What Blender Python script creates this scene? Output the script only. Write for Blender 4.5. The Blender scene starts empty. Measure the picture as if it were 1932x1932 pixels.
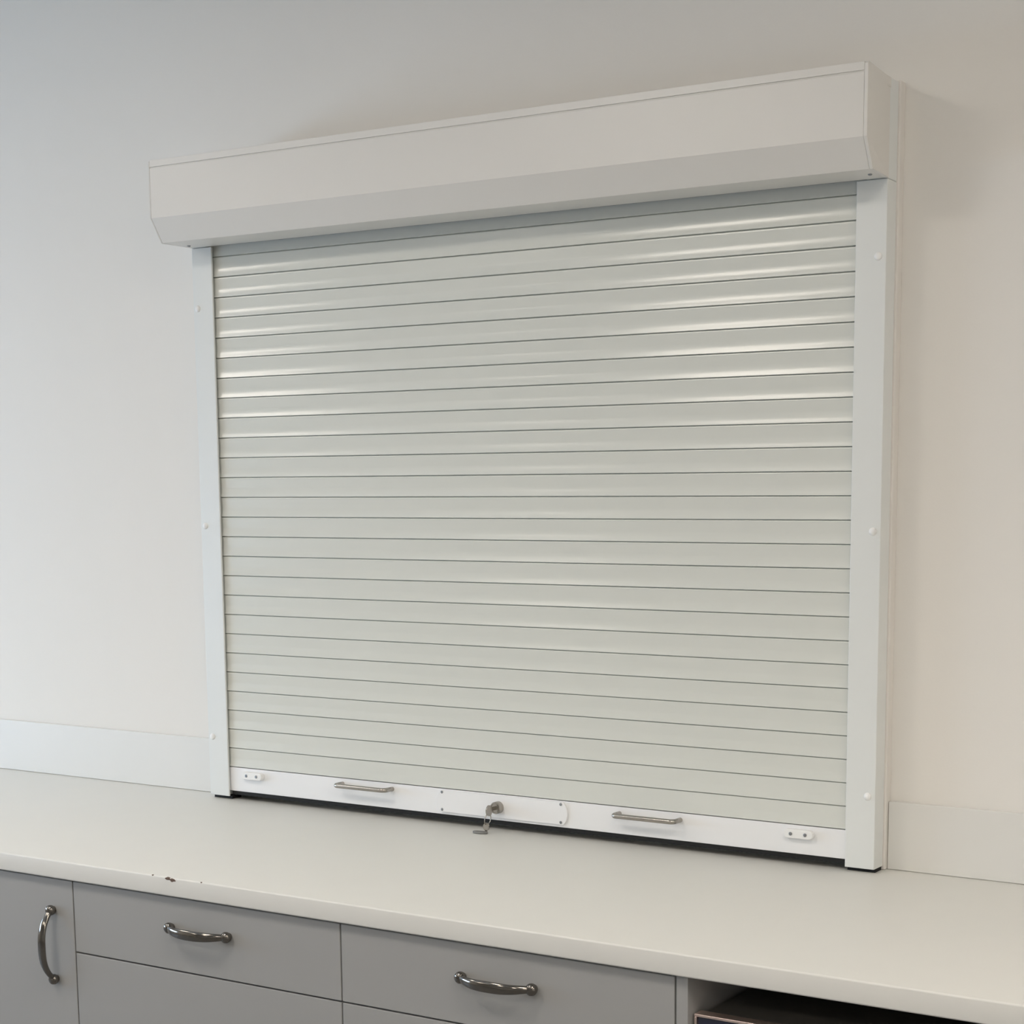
import bpy, bmesh, math, random
from mathutils import Matrix, Vector
random.seed(4)
SC = bpy.context.scene
COL = SC.collection
PI = math.pi
H = 0.9                                     # worktop height above the floor

# ------------------------------------------------------------------ camera
cam = bpy.data.cameras.new('camera')
co = bpy.data.objects.new('camera', cam)
COL.objects.link(co)
RX, RY, RZ = -0.1364, -0.0047, 0.5084
_cx, _sx, _cy, _sy, _cz, _sz = math.cos(RX), math.sin(RX), math.cos(RY), math.sin(RY), math.cos(RZ), math.sin(RZ)
R = Matrix(((_cz, -_sz, 0), (_sz, _cz, 0), (0, 0, 1))) @ Matrix(((1, 0, 0), (0, _cx, -_sx), (0, _sx, _cx))) @ Matrix(((_cy, 0, _sy), (0, 1, 0), (-_sy, 0, _cy)))
r_, f_, u_ = R.col[0], R.col[1], R.col[2]
M3 = Matrix(((r_[0], u_[0], -f_[0]), (r_[1], u_[1], -f_[1]), (r_[2], u_[2], -f_[2])))
co.matrix_world = Matrix.Translation((2.5259, -2.5544, 0.5912 + H)) @ M3.to_4x4()
cam.sensor_width = 36
cam.sensor_fit = 'HORIZONTAL'
cam.lens = 3135.4 * 36 / 1932
cam.shift_x = (966 - 1300.0) / 1932
cam.shift_y = (1408.3 - 966) / 1932
cam.clip_start = 0.05
SC.camera = co

# ------------------------------------------------------------------ world, light, exposure
w = bpy.data.worlds.new('sky'); SC.world = w; w.use_nodes = True
bg = w.node_tree.nodes['Background']
bg.inputs[0].default_value = (0.55, 0.74, 1.0, 1); bg.inputs[1].default_value = 1.0
SC.view_settings.view_transform = 'Standard'
SC.view_settings.look = 'None'
SC.view_settings.gamma = 1
SC.view_settings.use_curve_mapping = False
SC.view_settings.exposure = -0.13
SC.cycles.use_denoising = True
SC.cycles.max_bounces = 8
SC.cycles.diffuse_bounces = 6
SC.cycles.sample_clamp_indirect = 6
PANEL_E = 18.5          # ceiling panel emission
DAY_E = 82.0          # daylight area lamp watts at the window

XL, XR, YB, YF, ZC = -3.3, 4.6, 0.0504, -7.5, 2.75   # room box
WY0, WY1, WZ0, WZ1 = -2.9, -0.45, 0.92, 1.5             # window in the left wall
la = bpy.data.lights.new('daylight', 'AREA'); la.shape = 'RECTANGLE'
la.size = WY1 - WY0; la.size_y = WZ1 - WZ0; la.energy = DAY_E; la.color = (0.55, 0.75, 1.0)
lo = bpy.data.objects.new('daylight', la); COL.objects.link(lo)
lo.location = (XL - 0.13, (WY0 + WY1) / 2, (WZ0 + WZ1) / 2)
lo.rotation_euler = (PI / 2, 0, -PI / 2)

# ------------------------------------------------------------------ materials
def mat(name, col, rough=0.5, metal=0.0, coat=0.0, bump=None, var=None, spec=0.5, coat_rough=0.1):
    m = bpy.data.materials.new(name); m.use_nodes = True
    nt = m.node_tree; b = nt.nodes['Principled BSDF']
    b.inputs['Base Color'].default_value = (*col, 1)
    b.inputs['Roughness'].default_value = rough
    b.inputs['Metallic'].default_value = metal
    b.inputs['Specular IOR Level'].default_value = spec
    b.inputs['Coat Weight'].default_value = coat
    b.inputs['Coat Roughness'].default_value = coat_rough
    tc = nt.nodes.new('ShaderNodeTexCoord')
    if var:
        sc, amt = var
        n = nt.nodes.new('ShaderNodeTexNoise'); n.inputs['Scale'].default_value = sc; n.inputs['Detail'].default_value = 4
        mr = nt.nodes.new('ShaderNodeMapRange'); mr.inputs['To Min'].default_value = 1 - amt; mr.inputs['To Max'].default_value = 1 + amt
        mx = nt.nodes.new('ShaderNodeVectorMath'); mx.operation = 'SCALE'; mx.inputs[0].default_value = col
        nt.links.new(tc.outputs['Object'], n.inputs['Vector']); nt.links.new(n.outputs['Fac'], mr.inputs['Value'])
        nt.links.new(mr.outputs['Result'], mx.inputs['Scale']); nt.links.new(mx.outputs['Vector'], b.inputs['Base Color'])
    if bump:
        sc, st, dist = bump
        n = nt.nodes.new('ShaderNodeTexNoise'); n.inputs['Scale'].default_value = sc; n.inputs['Detail'].default_value = 3
        bp = nt.nodes.new('ShaderNodeBump'); bp.inputs['Strength'].default_value = st; bp.inputs['Distance'].default_value = dist
        nt.links.new(tc.outputs['Object'], n.inputs['Vector']); nt.links.new(n.outputs['Fac'], bp.inputs['Height'])
        nt.links.new(bp.outputs['Normal'], b.inputs['Normal'])
    return m

M = dict(
    wall=mat('wall_paint', (0.80, 0.78, 0.745), 0.75, bump=(260, 0.12, 0.001), var=(2.0, 0.01)),
    ceil=mat('ceiling_paint', (0.80, 0.79, 0.77), 0.8, bump=(120, 0.2, 0.001)),
    floor=mat('floor_vinyl', (0.20, 0.195, 0.19), 0.5, var=(6, 0.12)),
    trim=mat('window_white', (0.8, 0.8, 0.8), 0.4, var=(3, 0.01)),
    hood=mat('hood_powder_coat', (0.74, 0.72, 0.685), 0.36, bump=(900, 0.05, 0.0003), var=(3, 0.008)),
    rail=mat('rail_powder_coat', (0.76, 0.78, 0.77), 0.42, bump=(900, 0.05, 0.0003), var=(3, 0.008)),
    slat=mat('slat_enamel', (0.69, 0.705, 0.665), 0.2, bump=(300, 0.03, 0.0003), var=(3, 0.01)),
    bar=mat('bar_powder_coat', (0.86, 0.865, 0.875), 0.45, bump=(900, 0.05, 0.0003), var=(3, 0.006)),
    backing=mat('backing_paint', (0.78, 0.75, 0.71), 0.55, var=(5, 0.02)),
    plastic=mat('white_plastic', (0.88, 0.88, 0.87), 0.4, var=(40, 0.01)),
    rubber=mat('black_rubber', (0.006, 0.006, 0.006), 0.8, var=(50, 0.1)),
    gap_shade=mat('shadow_gap_grey', (0.10, 0.10, 0.10), 0.9, var=(50, 0.1)),  # dark grey standing in for shade in the curtain slot
    top=mat('worktop_laminate', (0.775, 0.77, 0.735), 0.42, bump=(700, 0.06, 0.0003), var=(14, 0.012)),
    splash=mat('upstand_laminate', (0.745, 0.74, 0.715), 0.4, var=(8, 0.01)),
    cab=mat('grey_cabinet_lacquer', (0.365, 0.365, 0.36), 0.5, bump=(500, 0.05, 0.0003), var=(7, 0.012)),
    carc=mat('carcass_board', (0.26, 0.26, 0.255), 0.6, var=(9, 0.03)),
    nickel=mat('brushed_nickel', (0.22, 0.205, 0.185), 0.14, 1.0, var=(60, 0.06)),
    steel=mat('satin_steel', (0.42, 0.395, 0.36), 0.26, 1.0, var=(90, 0.06)),
    screw=mat('screw_steel', (0.30, 0.31, 0.32), 0.4, 1.0, var=(200, 0.2)),
    chip=mat('exposed_chipboard', (0.14, 0.095, 0.075), 0.9, bump=(900, 0.6, 0.001), var=(400, 0.35)),
    black=mat('black_enamel', (0.085, 0.08, 0.072), 0.45, var=(20, 0.25)),
    glass=mat('dark_blue_glass', (0.012, 0.016, 0.045), 0.08, 0.0, coat=1.0, var=(60, 0.4)),
    copper=mat('copper_trim', (0.98, 0.80, 0.73), 0.34, 1.0, var=(60, 0.04)),
    tag=mat('clear_grey_plastic', (0.22, 0.22, 0.21), 0.25, var=(80, 0.05)),
)
def emis(name, col, e):
    m = bpy.data.materials.new(name); m.use_nodes = True; nt = m.node_tree
    nt.nodes.remove(nt.nodes['Principled BSDF'])
    em = nt.nodes.new('ShaderNodeEmission'); em.inputs[0].default_value = (*col, 1); em.inputs[1].default_value = e
    nt.links.new(em.outputs[0], nt.nodes['Material Output'].inputs[0]); return m
M['glow'] = emis('ceiling_panel_diffuser', (1.0, 0.915, 0.81), PANEL_E)

# ------------------------------------------------------------------ helpers
def box(bm, x0, x1, y0, y1, z0, z1):
    z0 += H; z1 += H
    v = [bm.verts.new((x, y, z)) for x in (x0, x1) for y in (y0, y1) for z in (z0, z1)]
    for f in ((0, 1, 3, 2), (4, 6, 7, 5), (0, 4, 5, 1), (2, 3, 7, 6), (0, 2, 6, 4), (1, 5, 7, 3)):
        bm.faces.new([v[i] for i in f])
def extr_x(bm, prof, x0, x1, xf=None):
    """closed (y,z) profile swept along x"""
    n = len(prof); fx = xf or (lambda x, y: x)
    a = [bm.verts.new((fx(x0, y), y, z + H)) for y, z in prof]
    b = [bm.verts.new((fx(x1, y), y, z + H)) for y, z in prof]
    for i in range(n):
        j = (i + 1) % n; bm.faces.new((a[i], a[j], b[j], b[i]))
    bm.faces.new(a[::-1]); bm.faces.new(b)
def extr_z(bm, prof, z0, z1):
    n = len(prof)
    a = [bm.verts.new((x, y, z0 + H)) for x, y in prof]; b = [bm.verts.new((x, y, z1 + H)) for x, y in prof]
    for i in range(n):
        j = (i + 1) % n; bm.faces.new((a[i], a[j], b[j], b[i]))
    bm.faces.new(a[::-1]); bm.faces.new(b)
def extr_y(bm, prof, y0, y1):
    """closed (x,z) outline given thickness along y"""
    n = len(prof)
    a = [bm.verts.new((x, y0, z + H)) for x, z in prof]; b = [bm.verts.new((x, y1, z + H)) for x, z in prof]
    for i in range(n):
        j = (i + 1) % n; bm.faces.new((a[i], a[j], b[j], b[i]))
    bm.faces.new(a[::-1]); bm.faces.new(b)
def tube(bm, pts, rad, seg=20, up=None):
    """swept elliptical tube; rad = list of (a,b): a along 'up', b across"""
    pts = [Vector(p) + Vector((0, 0, H)) for p in pts]; n = len(pts); rings = []
    for i, p in enumerate(pts):
        t = (pts[min(i + 1, n - 1)] - pts[max(i - 1, 0)]).normalized()
        u = Vector(up) if up else Vector((0, 0, 1))
        u = (u - t * u.dot(t)).normalized(); s = t.cross(u)
        a, b = rad[i] if isinstance(rad, list) else (rad, rad)
        rings.append([bm.verts.new(p + u * a * math.cos(2 * PI * k / seg) + s * b * math.sin(2 * PI * k / seg)) for k in range(seg)])
    for i in range(n - 1):
        for k in range(seg):
            l = (k + 1) % seg; bm.faces.new((rings[i][k], rings[i][l], rings[i + 1][l], rings[i + 1][k]))
    bm.faces.new(rings[0][::-1]); bm.faces.new(rings[-1])
def lathe(bm, c, axis, prof, seg=32):
    """prof: (distance along axis, radius) turned about axis through c"""
    ax = Vector(axis).normalized(); q = Vector((0, 0, 1)) if abs(ax.z) < .9 else Vector((1, 0, 0))
    u = (q - ax * q.dot(ax)).normalized(); s = ax.cross(u); c = Vector(c) + Vector((0, 0, H)); rings = []
    for d, r in prof:
        rings.append([bm.verts.new(c + ax * d + (u * math.cos(2 * PI * k / seg) + s * math.sin(2 * PI * k / seg)) * max(r, 1e-5)) for k in range(seg)])
    for i in range(len(prof) - 1):
        for k in range(seg):
            l = (k + 1) % seg; bm.faces.new((rings[i][k], rings[i][l], rings[i + 1][l], rings[i + 1][k]))
    bm.faces.new(rings[0][::-1]); bm.faces.new(rings[-1])

def rootloc(o):
    v = Vector((0, 0, 0))
    while o: v += o.location; o = o.parent
    return v
def obj(name, fill, m, parent=None, bevel=0, smooth=False, seg=2):
    bm = bmesh.new(); fill(bm)
    bmesh.ops.recalc_face_normals(bm, faces=bm.faces)
    off = rootloc(parent) if parent else Vector((0, 0, 0))
    if parent is None:                       # own origin at the base centre
        xs = [v.co for v in bm.verts]
        off = Vector(((min(c.x for c in xs) + max(c.x for c in xs)) / 2, (min(c.y for c in xs) + max(c.y for c in xs)) / 2, min(c.z for c in xs)))
    for v in bm.verts: v.co -= off
    me = bpy.data.meshes.new(name); bm.to_mesh(me); bm.free()
    me.materials.append(M[m]) if isinstance(m, str) else me.materials.append(m)
    o = bpy.data.objects.new(name, me); COL.objects.link(o)
    if parent: o.parent = parent
    else: o.location = off
    if bevel:
        b = o.modifiers.new('bevel', 'BEVEL'); b.width = bevel; b.segments = seg; b.limit_method = 'ANGLE'; b.angle_limit = math.radians(40)
        b.harden_normals = False
    if smooth or bevel:
        for p in me.polygons: p.use_smooth = smooth
    return o
def tag(o, label, cat, group=None):
    o['label'] = label; o['category'] = cat
    if group: o['group'] = group
    return o
def thing(name, loc, label, cat, group=None):
    o = bpy.data.objects.new(name, None); COL.objects.link(o); o.location = (loc[0], loc[1], loc[2] + H)
    o.empty_display_size = 0.05
    return tag(o, label, cat, group)
def struct(name, fill, m, **k):
    o = obj(name, fill, m, **k); o['kind'] = 'structure'; return o
def auto_smooth(o, ang=35):
    me = o.data
    for p in me.polygons: p.use_smooth = True
    bm = bmesh.new(); bm.from_mesh(me)
    for e in bm.edges:
        if len(e.link_faces) == 2 and e.calc_face_angle(0) > math.radians(ang): e.smooth = False
    bm.to_mesh(me); bm.free()
    return o

# ------------------------------------------------------------------ the room
T = 0.12
struct('wall_back', lambda b: box(b, XL - T, XR + T, YB, YB + T, -H, ZC - H), 'wall')
struct('wall_front', lambda b: box(b, XL - T, XR + T, YF - T, YF, -H, ZC - H), 'wall')
struct('wall_right', lambda b: box(b, XR, XR + T, YF, YB, -H, ZC - H), 'wall')
def wl(b):
    box(b, XL - T, XL, YF, WY0, -H, ZC - H); box(b, XL - T, XL, WY1, YB, -H, ZC - H)
    box(b, XL - T, XL, WY0, WY1, -H, WZ0 - H); box(b, XL - T, XL, WY0, WY1, WZ1 - H, ZC - H)
struct('wall_left', wl, 'wall')
struct('floor', lambda b: box(b, XL - T, XR + T, YF - T, YB + T, -H - 0.1, -H), 'floor')
struct('ceiling', lambda b: box(b, XL - T, XR + T, YF - T, YB + T, ZC - H, ZC - H + 0.1), 'ceil')
def wf(b):
    a, c, d, e = WY0, WY1, WZ0 - H, WZ1 - H
    box(b, XL - 0.09, XL - 0.04, a, a + .05, d, e); box(b, XL - 0.09, XL - 0.04, c - .05, c, d, e)
    box(b, XL - 0.09, XL - 0.04, a + .05, c - .05, d, d + .05); box(b, XL - 0.09, XL - 0.04, a + .05, c - .05, e - .05, e)
    m_ = (a + c) / 2; box(b, XL - 0.09, XL - 0.04, m_ - .025, m_ + .025, d + .05, e - .05)
struct('window_1', wf, 'trim')
for x, y in [(x, y) for y in (-1.8, -3.8) for x in (-1.9, .18, 2.26, 4.2)]:
    t = thing('ceiling_light', (x, y, ZC - H - 0.02), 'square flat lit panel set in the white ceiling', 'light', 'ceiling light panels')
    def fr(b, x=x, y=y):
        z0, z1, s, q = ZC - H - .015, ZC - H - .001, .3, .28
        box(b, x - s, x + s, y - s, y - q, z0, z1); box(b, x - s, x + s, y + q, y + s, z0, z1)
        box(b, x - s, x - q, y - q, y + q, z0, z1); box(b, x + q, x + s, y - q, y + q, z0, z1)
    obj('frame', fr, 'trim', t)
    obj('diffuser', lambda b, x=x, y=y: box(b, x - .279, x + .279, y - .279, y + .279, ZC - H - .012, ZC - H - .002), 'glow', t)

# ------------------------------------------------------------------ worktop and upstands
CF, CT = -0.6235, -0.0325
W, RW = 1.4109, 0.0537
ct = thing('worktop', (1.0, -0.28, CT), 'long white laminate worktop with a chipped front edge, under the roller shutter', 'worktop')
obj('slab', lambda b: box(b, XL + .002, XR - .002, CF, YB - .001, CT, 0), 'top', ct, bevel=0.003, seg=4, smooth=True)
def chip_fill(cx, s, zoff, seed):
    def f(b):
        rnd = random.Random(seed); n = 14; a = []
        for k in range(n):
            t = 2 * PI * k / n; rr = 1 + rnd.uniform(-.25, .2)
            a.append((s[0] * math.cos(t) * rr, s[1] * math.sin(t) * rr))
        # outline wrapped over the rounded edge: parameter q runs down the front face
        def P(q, lift):
            q = q + zoff; r = 0.003
            if q < -r: return (CF + r - (q + r) , 0 + lift)
            if q > r * .6: return (CF - lift, -r - (q - r * .6))
            t = (q + r) / (1.6 * r) * PI / 2
            return (CF + r - (r + lift) * math.sin(t), -r + (r + lift) * math.cos(t))
        mid = [b.verts.new((cx, *[c + (H if i else 0) for i, c in enumerate(P(0, .0005))]))]
        ring = [b.verts.new((cx + u, P(v, .0004)[0], P(v, .0004)[1] + H)) for u, v in a]
        ring2 = [b.verts.new((cx + u, P(v, -.0012)[0], P(v, -.0012)[1] + H)) for u, v in a]
        inner = [b.verts.new((cx + u * .5, P(v * .5, .0005)[0], P(v * .5, .0005)[1] + H)) for u, v in a]
        for k in range(n):
            l = (k + 1) % n
            b.faces.new((mid[0], inner[k], inner[l])); b.faces.new((inner[k], ring[k], ring[l], inner[l])); b.faces.new((ring[k], ring2[k], ring2[l], ring[l]))
        b.faces.new(ring2)
    return f
for cx, s, zo, sd in ((0.4655, (.0062, .0028), .001, 1), (0.4765, (.0058, .0030), .0028, 2), (0.4296, (.0022, .0012), -.001, 3), (0.5403, (.0018, .0010), -.0006, 5)):
    c = obj('chip', chip_fill(cx, s, zo, sd), 'chip', ct)
    c['label'] = 'small brown chip in the white front edge'
tag(obj('upstand', lambda b: box(b, XL + .002, -RW - .0035, YB - .012, YB - .0005, .0005, .117), 'splash', bevel=.001),
    'low white upstand against the wall to the left of the roller shutter', 'upstand', 'white upstands along the worktop')
tag(obj('upstand', lambda b: box(b, W + RW + .0045, XR - .002, YB - .012, YB - .0005, .0005, .117), 'splash', bevel=.001),
    'low white upstand against the wall to the right of the roller shutter', 'upstand', 'white upstands along the worktop')

# ------------------------------------------------------------------ roller shutter
sh = thing('roller_shutter', (W / 2, 0.02, 0.0), 'closed white roller shutter of horizontal slats standing on the worktop', 'roller shutter')
ZB, P_, NS = 0.0696, 0.04, 27
RYF, RYB = -0.0097, 0.0285
ZT = 1.283
# curtain: one roll-formed profile repeated up the opening
def curtain(b):
    prof = []
    def off(v):        # outward bulge of the face, v = 0 at a slat's foot, 1 at its head
        if v < .46:
            d = .46 - v; return .0002 + P_ * (.04 * d + .225 * d * d / .92)
        return .0002 + P_ * .03 * (v - .46)
    for i in range(NS):
        z = ZB + i * P_
        prof.append((.0035, z - .0007)); prof.append((.0035, z + .0004)); prof.append((-off(0) + .0010, z + .0005))
        prof.append((-off(0) + .0002, z + .0009))
        for k in range(1, 19):
            v = .02 + .945 * k / 18; prof.append((-off(v), z + .0009 + v * (P_ - .0018) * .99))
        prof.append((-off(1) + .0004, z + P_ - .0014))
        prof.append((-off(1) + .0014, z + P_ - .0009))
    zt = ZB + NS * P_
    n = len(prof)
    a = [b.verts.new((-.012, y, z + H)) for y, z in prof] + [b.verts.new((-.012, .010, zt + H)), b.verts.new((-.012, .010, ZB + H))]
    c = [b.verts.new((W + .012, y, z + H)) for y, z in prof] + [b.verts.new((W + .012, .010, zt + H)), b.verts.new((W + .012, .010, ZB + H))]
    for i in range(len(a)):
        j = (i + 1) % len(a); b.faces.new((a[i], a[j], c[j], c[i]))
auto_smooth(obj('slat_curtain', curtain, 'slat', sh), 24)
# guide rails, C section
def rail(side):
    def f(b):
        if side < 0:
            p = [(-RW, RYF), (0, RYF), (0, RYF + .004), (-.014, RYF + .004), (-.014, .012), (0, .012), (0, RYB), (-RW, RYB)]
        else:
            p = [(W + RW, RYF), (W, RYF), (W, RYF + .004), (W + .014, RYF + .004), (W + .014, .012), (W, .012), (W, RYB), (W + RW, RYB)]
        extr_z(b, p, .0068, 1.1285)
        # head of the rail, behind the hood
        x0, x1 = (-RW, -.016) if side < 0 else (W + .016, W + RW)
        box(b, x0, x1, -.0095, RYB, 1.1292, ZT)
    return f
for side in (-1, 1):
    rl = obj('guide_rail', rail(side), 'rail', sh, bevel=.0012)
    x = -.0415 if side < 0 else 1.4508
    for z in (1.009, .571, .131):
        auto_smooth(obj('screw_cap', lambda b, x=x, z=z: lathe(b, (x, RYF, z), (0, -1, 0), [(-.0005, .0068), (.001, .0066), (.0022, .0056), (.0032, .0035), (.0036, .001)], 24), 'plastic', rl), 60)
    a, c = (-RW + .002, -.001) if side < 0 else (W + .001, W + RW - .002)
    obj('rubber_foot', lambda b, a=a, c=c: box(b, a, c, RYF + .010, RYB - .002, .0001, .0067), 'rubber', rl)
def backing(b):
    box(b, -RW - .0030, -.018, RYB + .0003, YB - .0003, .0005, 1.286)
    box(b, W + .018, W + RW + .0035, RYB + .0003, YB - .0003, .0005, 1.286)
    box(b, -.018, W + .018, RYB + .0003, YB - .0003, 1.16, 1.284)
obj('backing_frame', backing, 'backing', sh, bevel=.0015)
# hood box
X0, X1 = -.0519, 1.4747
YH, ZTOP, ZG, ZF, ZCH, YCH, YHB = -.1187, 1.2808, 1.267, 1.1711, 1.1273, -.0921, -.0105
def xf(x, y):
    if x > 1: return x - .008 * max(0, (y + .09)) / .08
    return x + .001 * max(0, (y + .09)) / .08
def hoodbox(b):
    extr_x(b, [(YHB, ZG - .0012), (YH, ZG - .0012), (YH, ZF), (YCH, ZCH), (YHB, ZCH + .002)], X0 + .0035, X1 - .0065, xf)
hb = obj('hood', hoodbox, 'hood', sh, bevel=.0008)
obj('hood_lid', lambda b: (box(b, X0 + .0035, X1 - .0064, YH + .0012, YHB - .0005, ZG - .0011, ZG + .0009), box(b, X0 + .0035, X1 - .0064, YH + .0001, YHB - .0005, ZG + .0010, ZTOP)), 'hood', sh, bevel=.0006)
def cap(side):
    def f(b):
        e = .0003
        # quarter-round corner towards the front
        p = [(YHB - .0002, ZTOP + e), (YH + .0035, ZTOP + e), (YH - .0002, ZTOP - .003), (YH - e, ZF), (YCH - e, ZCH - e), (YHB - .0002, ZCH + .002 - e)]
        if side < 0: extr_x(b, p, X0 - .0005, X0 + .0032, xf)
        else: extr_x(b, p, X1 - .0062, X1, xf)
    return f
for side in (-1, 1):
    cp = obj('end_cap', cap(side), 'hood', sh, bevel=.0009, seg=2)
    x, y = (-.030, -.040) if side < 0 else (1.452, -.052)
    zz = ZCH + .0018 * (y - YCH) / (YHB - YCH)
    obj('screw', lambda b, x=x, y=y, zz=zz: lathe(b, (x, y, zz), (0, 0, -1), [(0, .0035), (.0012, .0034), (.002, .002)], 16), 'screw', hb)
# shaded head of the curtain slot: dark strip added as shade between hood and curtain
obj('slot_shade_strip', lambda b: box(b, 0.001, W - .001, -.0095, -.0045, 1.1305, 1.150), 'gap_shade', sh)
# bottom bar
BY = -.0022
bar = obj('bottom_bar', lambda b: box(b, -.011, W + .011, BY, .011, .0184, ZB - .0012), 'bar', sh, bevel=.0008)
obj('seal', lambda b: box(b, .001, W - .001, -.0012, .0085, 0.0105, .0186), 'rubber', bar)
def plate(b):
    x0, x1, z0, z1 = .5435, .8475, .0235, .0668; h = (z1 - z0) / 2; zc = (z0 + z1) / 2; r = .0285
    pts = []; am = math.asin(h / r); ex = r - r * math.cos(am)
    for k in range(13):
        t = am - 2 * am * k / 12; pts.append((x1 - r + r * math.cos(t), zc + r * math.sin(t)))
    for k in range(13):
        t = am - 2 * am * k / 12; pts.append((x0 + r - r * math.cos(t), zc - r * math.sin(t)))
    extr_y(b, pts, BY - .0040, BY + .0002)
lp = obj('lock_plate', plate, 'bar', sh, bevel=.0008)
PY = BY - .0040
def scr(b, x, y, z, r=.0028):
    lathe(b, (x, y, z), (0, -1, 0), [(-.0005, r), (.0006, r), (.0010, r * .7)], 16)
for x in (.557, .833):
    for z in (.0625, .0285):
        obj('screw', lambda b, x=x, z=z: scr(b, x, PY, z), 'screw', lp)
for x in (.0660, 1.3235):
    def blk(b, x=x):
        a, zc, hh = .0285, .0545, .0078; pts = []
        for k in range(9):
            t = PI / 2 - PI * k / 8; pts.append((x + a - hh + hh * math.cos(t) * .95, zc + hh * math.sin(t)))
        for k in range(9):
            t = -PI / 2 - PI * k / 8; pts.append((x - a + hh + hh * math.cos(t) * .95, zc + hh * math.sin(t)))
        extr_y(b, pts, BY - .010, BY + .0002)
    sb = obj('stop_block', blk, 'plastic', sh, bevel=.0014, seg=3)
    for dx in (-.0138, .0138):
        obj('screw', lambda b, x=x + dx: scr(b, x, BY - .0100, .0545, .0032), 'screw', sb)
for xa, xb, z in ((.3045, .4315, .0575), (.9590, 1.0865, .0560)):
    def ph(b, xa=xa, xb=xb, z=z):
        d, r = .0255, .009; pts = [(xa, BY + .0005, z), (xa, BY - d + r, z)]
        for k in range(1, 8):
            t = PI / 2 * k / 8; pts.append((xa + r - r * math.cos(t), BY - d + r - r * math.sin(t), z))
        pts += [(xa + r, BY - d, z), (xb - r, BY - d, z)]
        for k in range(1, 8):
            t = PI / 2 * k / 8; pts.append((xb - r + r * math.sin(t), BY - d + r - r * math.cos(t), z))
        pts += [(xb, BY - d + r, z), (xb, BY + .0005, z)]
        tube(b, pts, .0046, 20)
    auto_smooth(obj('pull_handle', ph, 'steel', sh), 50)
LX, LZ = .6914, .0445
lc = auto_smooth(obj('lock_cylinder', lambda b: lathe(b, (LX, PY, LZ), (0, -1, 0), [(-.0005, .0118), (.011, .0116), (.0128, .0108), (.0130, .0085), (.0118, .0082), (.0118, .0005)], 32), 'steel', sh), 30)
# key in the lock, with ring, second key and oval fob
ky = thing('key', (LX, PY - .0118, LZ), 'small steel key turned in the shutter lock, a ring and fob hanging from it', 'key')
def keyfill(b):
    y0 = PY - .0117
    box(b, LX - .0011, LX + .0011, y0 - .011, y0 - .0002, LZ - .0035, LZ + .0035)
    pts = []
    for k in range(20):
        t = 2 * PI * k / 20; pts.append((y0 - .019 + .0095 * math.cos(t), LZ - .002 + .0105 * math.sin(t)))
    extr_x(b, pts, LX - .0012, LX + .0012)
auto_smooth(obj('key_bow', keyfill, 'steel', ky), 40)
def ringfill(b):
    n, cy_, cz_ = 32, PY - .034, LZ - .018
    q = [(LX - .001 + .0015 * math.sin(2 * PI * k / n), cy_ + .0098 * math.cos(2 * PI * k / n), cz_ + .0105 * math.sin(2 * PI * k / n)) for k in range(n + 1)]
    tube(b, q, .0009, 8, up=(1, 0, 0))
auto_smooth(obj('key_ring', ringfill, 'steel', ky), 60)
def hang(b):
    n = 20; pts = []
    for k in range(n):
        t = 2 * PI * k / n; pts.append((LX - .002 + .0068 * math.cos(t), .0125 + .0078 * math.sin(t)))
    extr_y(b, pts, PY - .0385, PY - .0365)
    box(b, LX - .0045, LX + .0005, PY - .0385, PY - .0365, .0022, .0060)
auto_smooth(obj('spare_key', hang, 'steel', ky), 40)
def fob(b):
    n = 24; a = []; c = []
    for k in range(n):
        t = 2 * PI * k / n; x = LX - .012 + .0165 * math.cos(t); y = PY - .043 + .0085 * math.sin(t)
        a.append(b.verts.new((x, y, .0006 + H))); c.append(b.verts.new((x, y, .0036 + H)))
    for k in range(n):
        l = (k + 1) % n; b.faces.new((a[k], a[l], c[l], c[k]))
    b.faces.new(a[::-1]); b.faces.new(c)
obj('fob', fob, 'tag', ky, bevel=.0008)

# ------------------------------------------------------------------ base cabinets
YC = CF + .012
G1, G2, G3 = .222, .8252, 1.4233
ZH = -.1625; FT = CT - .0045; FB = -.80; g = .0014
def bow(b, a, c, out):
    """curved pull between mounting points a and c, arching towards -y"""
    a, c = Vector(a), Vector(c); n = 45; pts = []; rad = []
    up = Vector((0, 0, 1)) if abs((c - a).z) < .01 else Vector((1, 0, 0))
    for k in range(n):
        t = k / (n - 1); p = a.lerp(c, t)
        h = 1 - abs(2 * t - 1) ** 2.8
        pts.append((p.x, p.y - .006 - (out - .006) * h, p.z)); s = math.sin(PI * t) ** .7
        rad.append((.0046 + .0042 * s, .0040 + .0006 * (1 - s)))
    tube(b, pts, rad, 20, up=up)
    for q in (a, c):
        lathe(b, (q.x, q.y, q.z), (0, -1, 0), [(-.0004, .0066), (.002, .0072), (.004, .0088), (.0075, .0095), (.0110, .0086), (.0135, .0058), (.0146, .002)], 24)
def cab_body(x0, x1, parent):
    def f(b):
        t = .018
        box(b, x0, x0 + t, YC + .0205, YB - .03, FB, CT - .0005); box(b, x1 - t, x1, YC + .0205, YB - .03, FB, CT - .0005)
        box(b, x0 + t, x1 - t, YC + .0205, YB - .03, FB, FB + t); box(b, x0 + t, x1 - t, YB - .04, YB - .03, FB + t, CT - .0005)
        box(b, x0 + t, x1 - t, YC + .0205, YC + .12, CT - .019, CT - .0005)
    obj('body', f, 'carc', parent)
    obj('plinth', lambda b: box(b, x0, x1, YC + .06, YC + .078, -H + .0005, FB - .001), 'cab', parent)
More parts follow.
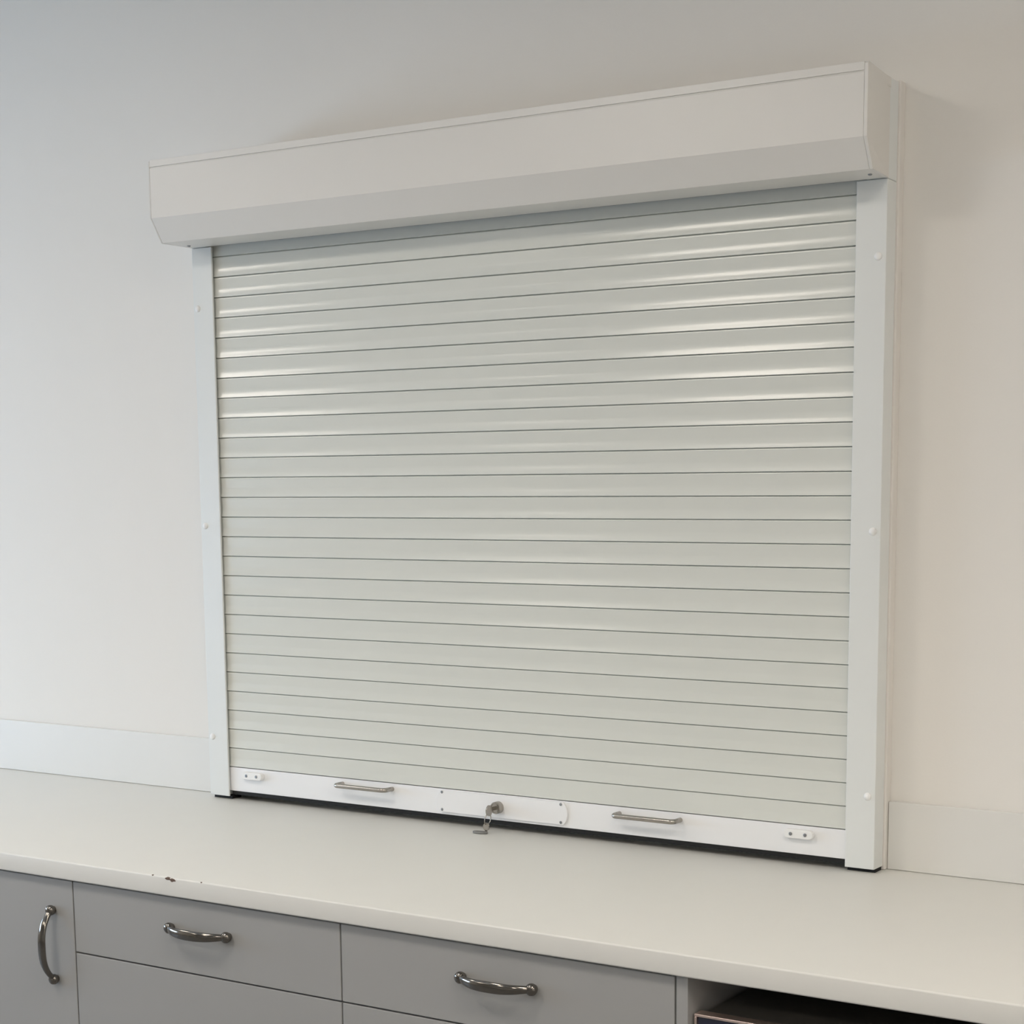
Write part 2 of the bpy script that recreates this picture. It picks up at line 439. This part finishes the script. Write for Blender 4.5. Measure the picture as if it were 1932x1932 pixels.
def front(name, x0, x1, z0, z1, parent):
    return obj(name, lambda b: box(b, x0 + g, x1 - g, YC, YC + .019, z0, z1), 'cab', parent, bevel=.0008)
dc = thing('cabinet', ((G1 * 2 - .6) / 2, YC + .3, -H), 'grey base cabinet with a vertical bow handle on its door, furthest left', 'cabinet')
cab_body(G1 - .6, G1, dc)
d = front('door', G1 - .6, G1, FB, FT, dc)
auto_smooth(obj('handle', lambda b: bow(b, (.1712, YC, -.0925), (.1712, YC, -.2165), .029), 'nickel', d), 60)
def drawers(x0, x1, zhandle, label):
    t = thing('drawer_cabinet', ((x0 + x1) / 2, YC + .3, -H), label, 'cabinet', 'grey drawer cabinets under the worktop')
    cab_body(x0, x1, t)
    zs = [(ZH + g, FT), (-.48 + g, ZH - g), (FB, -.48 - g)]
    xc = (x0 + x1) / 2
    for i, (a, c) in enumerate(zs):
        f = front('drawer', x0, x1, a, c, t)
        zc = zhandle if i == 0 else c - .15
        auto_smooth(obj('handle', lambda b, zc=zc: bow(b, (xc - .064, YC, zc), (xc + .064, YC, zc), .029), 'nickel', f), 60)
    return t
def copy_tree(o, parent=None):
    c = o.copy(); COL.objects.link(c)
    if parent: c.parent = parent
    for ch in list(o.children): copy_tree(ch, c)
    return c
t1 = drawers(G1, G1 + .6006, -.0880, 'grey drawer cabinet between the vertically handled door and the other drawers')
t2 = copy_tree(t1); t2.location.x += .6006
t2['label'] = 'grey drawer cabinet next to the dark gap holding the black appliance'
tag(obj('end_panel', lambda b: box(b, G3 + .0015, 1.4432, YC, YB - .03, -H + .0005, CT - .0005), 'cab', bevel=.0006),
    'thin grey panel standing between the drawers and the black appliance', 'panel')
tag(obj('end_panel', lambda b: box(b, 2.075, 2.094, YC, YB - .03, -H + .0005, CT - .0005), 'cab', bevel=.0006),
    'thin grey panel at the far side of the black appliance', 'panel')
# ------------------------------------------------------------------ black appliance in the gap
AX0, AX1, AY, AZ = 1.4475, 2.045, YC + .010, -.0885
ap = thing('appliance', ((AX0 + AX1) / 2, AY + .27, -H), 'black appliance with a copper-edged dark glass front under the worktop', 'appliance')
obj('body', lambda b: box(b, AX0 + .004, AX1 - .004, AY + .021, AY + .54, -H + .012, AZ - .0035), 'black', ap, bevel=.003)
dr = obj('door', lambda b: box(b, AX0 + .004, AX1 - .004, AY + .0035, AY + .020, -H + .08, AZ - .0042), 'glass', ap, bevel=.001)
def edging(b):
    box(b, AX0, AX1, AY, AY + .0200, AZ - .0040, AZ)
    box(b, AX0, AX0 + .0038, AY, AY + .0200, -H + .08, AZ - .0041); box(b, AX1 - .0038, AX1, AY, AY + .0200, -H + .08, AZ - .0041)
obj('trim', edging, 'copper', dr, bevel=.0008)
for x in (AX0 + .05, AX1 - .05):
    for y in (AY + .06, AY + .48):
        obj('foot', lambda b, x=x, y=y: lathe(b, (x, y, -H), (0, 0, 1), [(.0002, .018), (.0125, .015)], 16), 'rubber', ap)
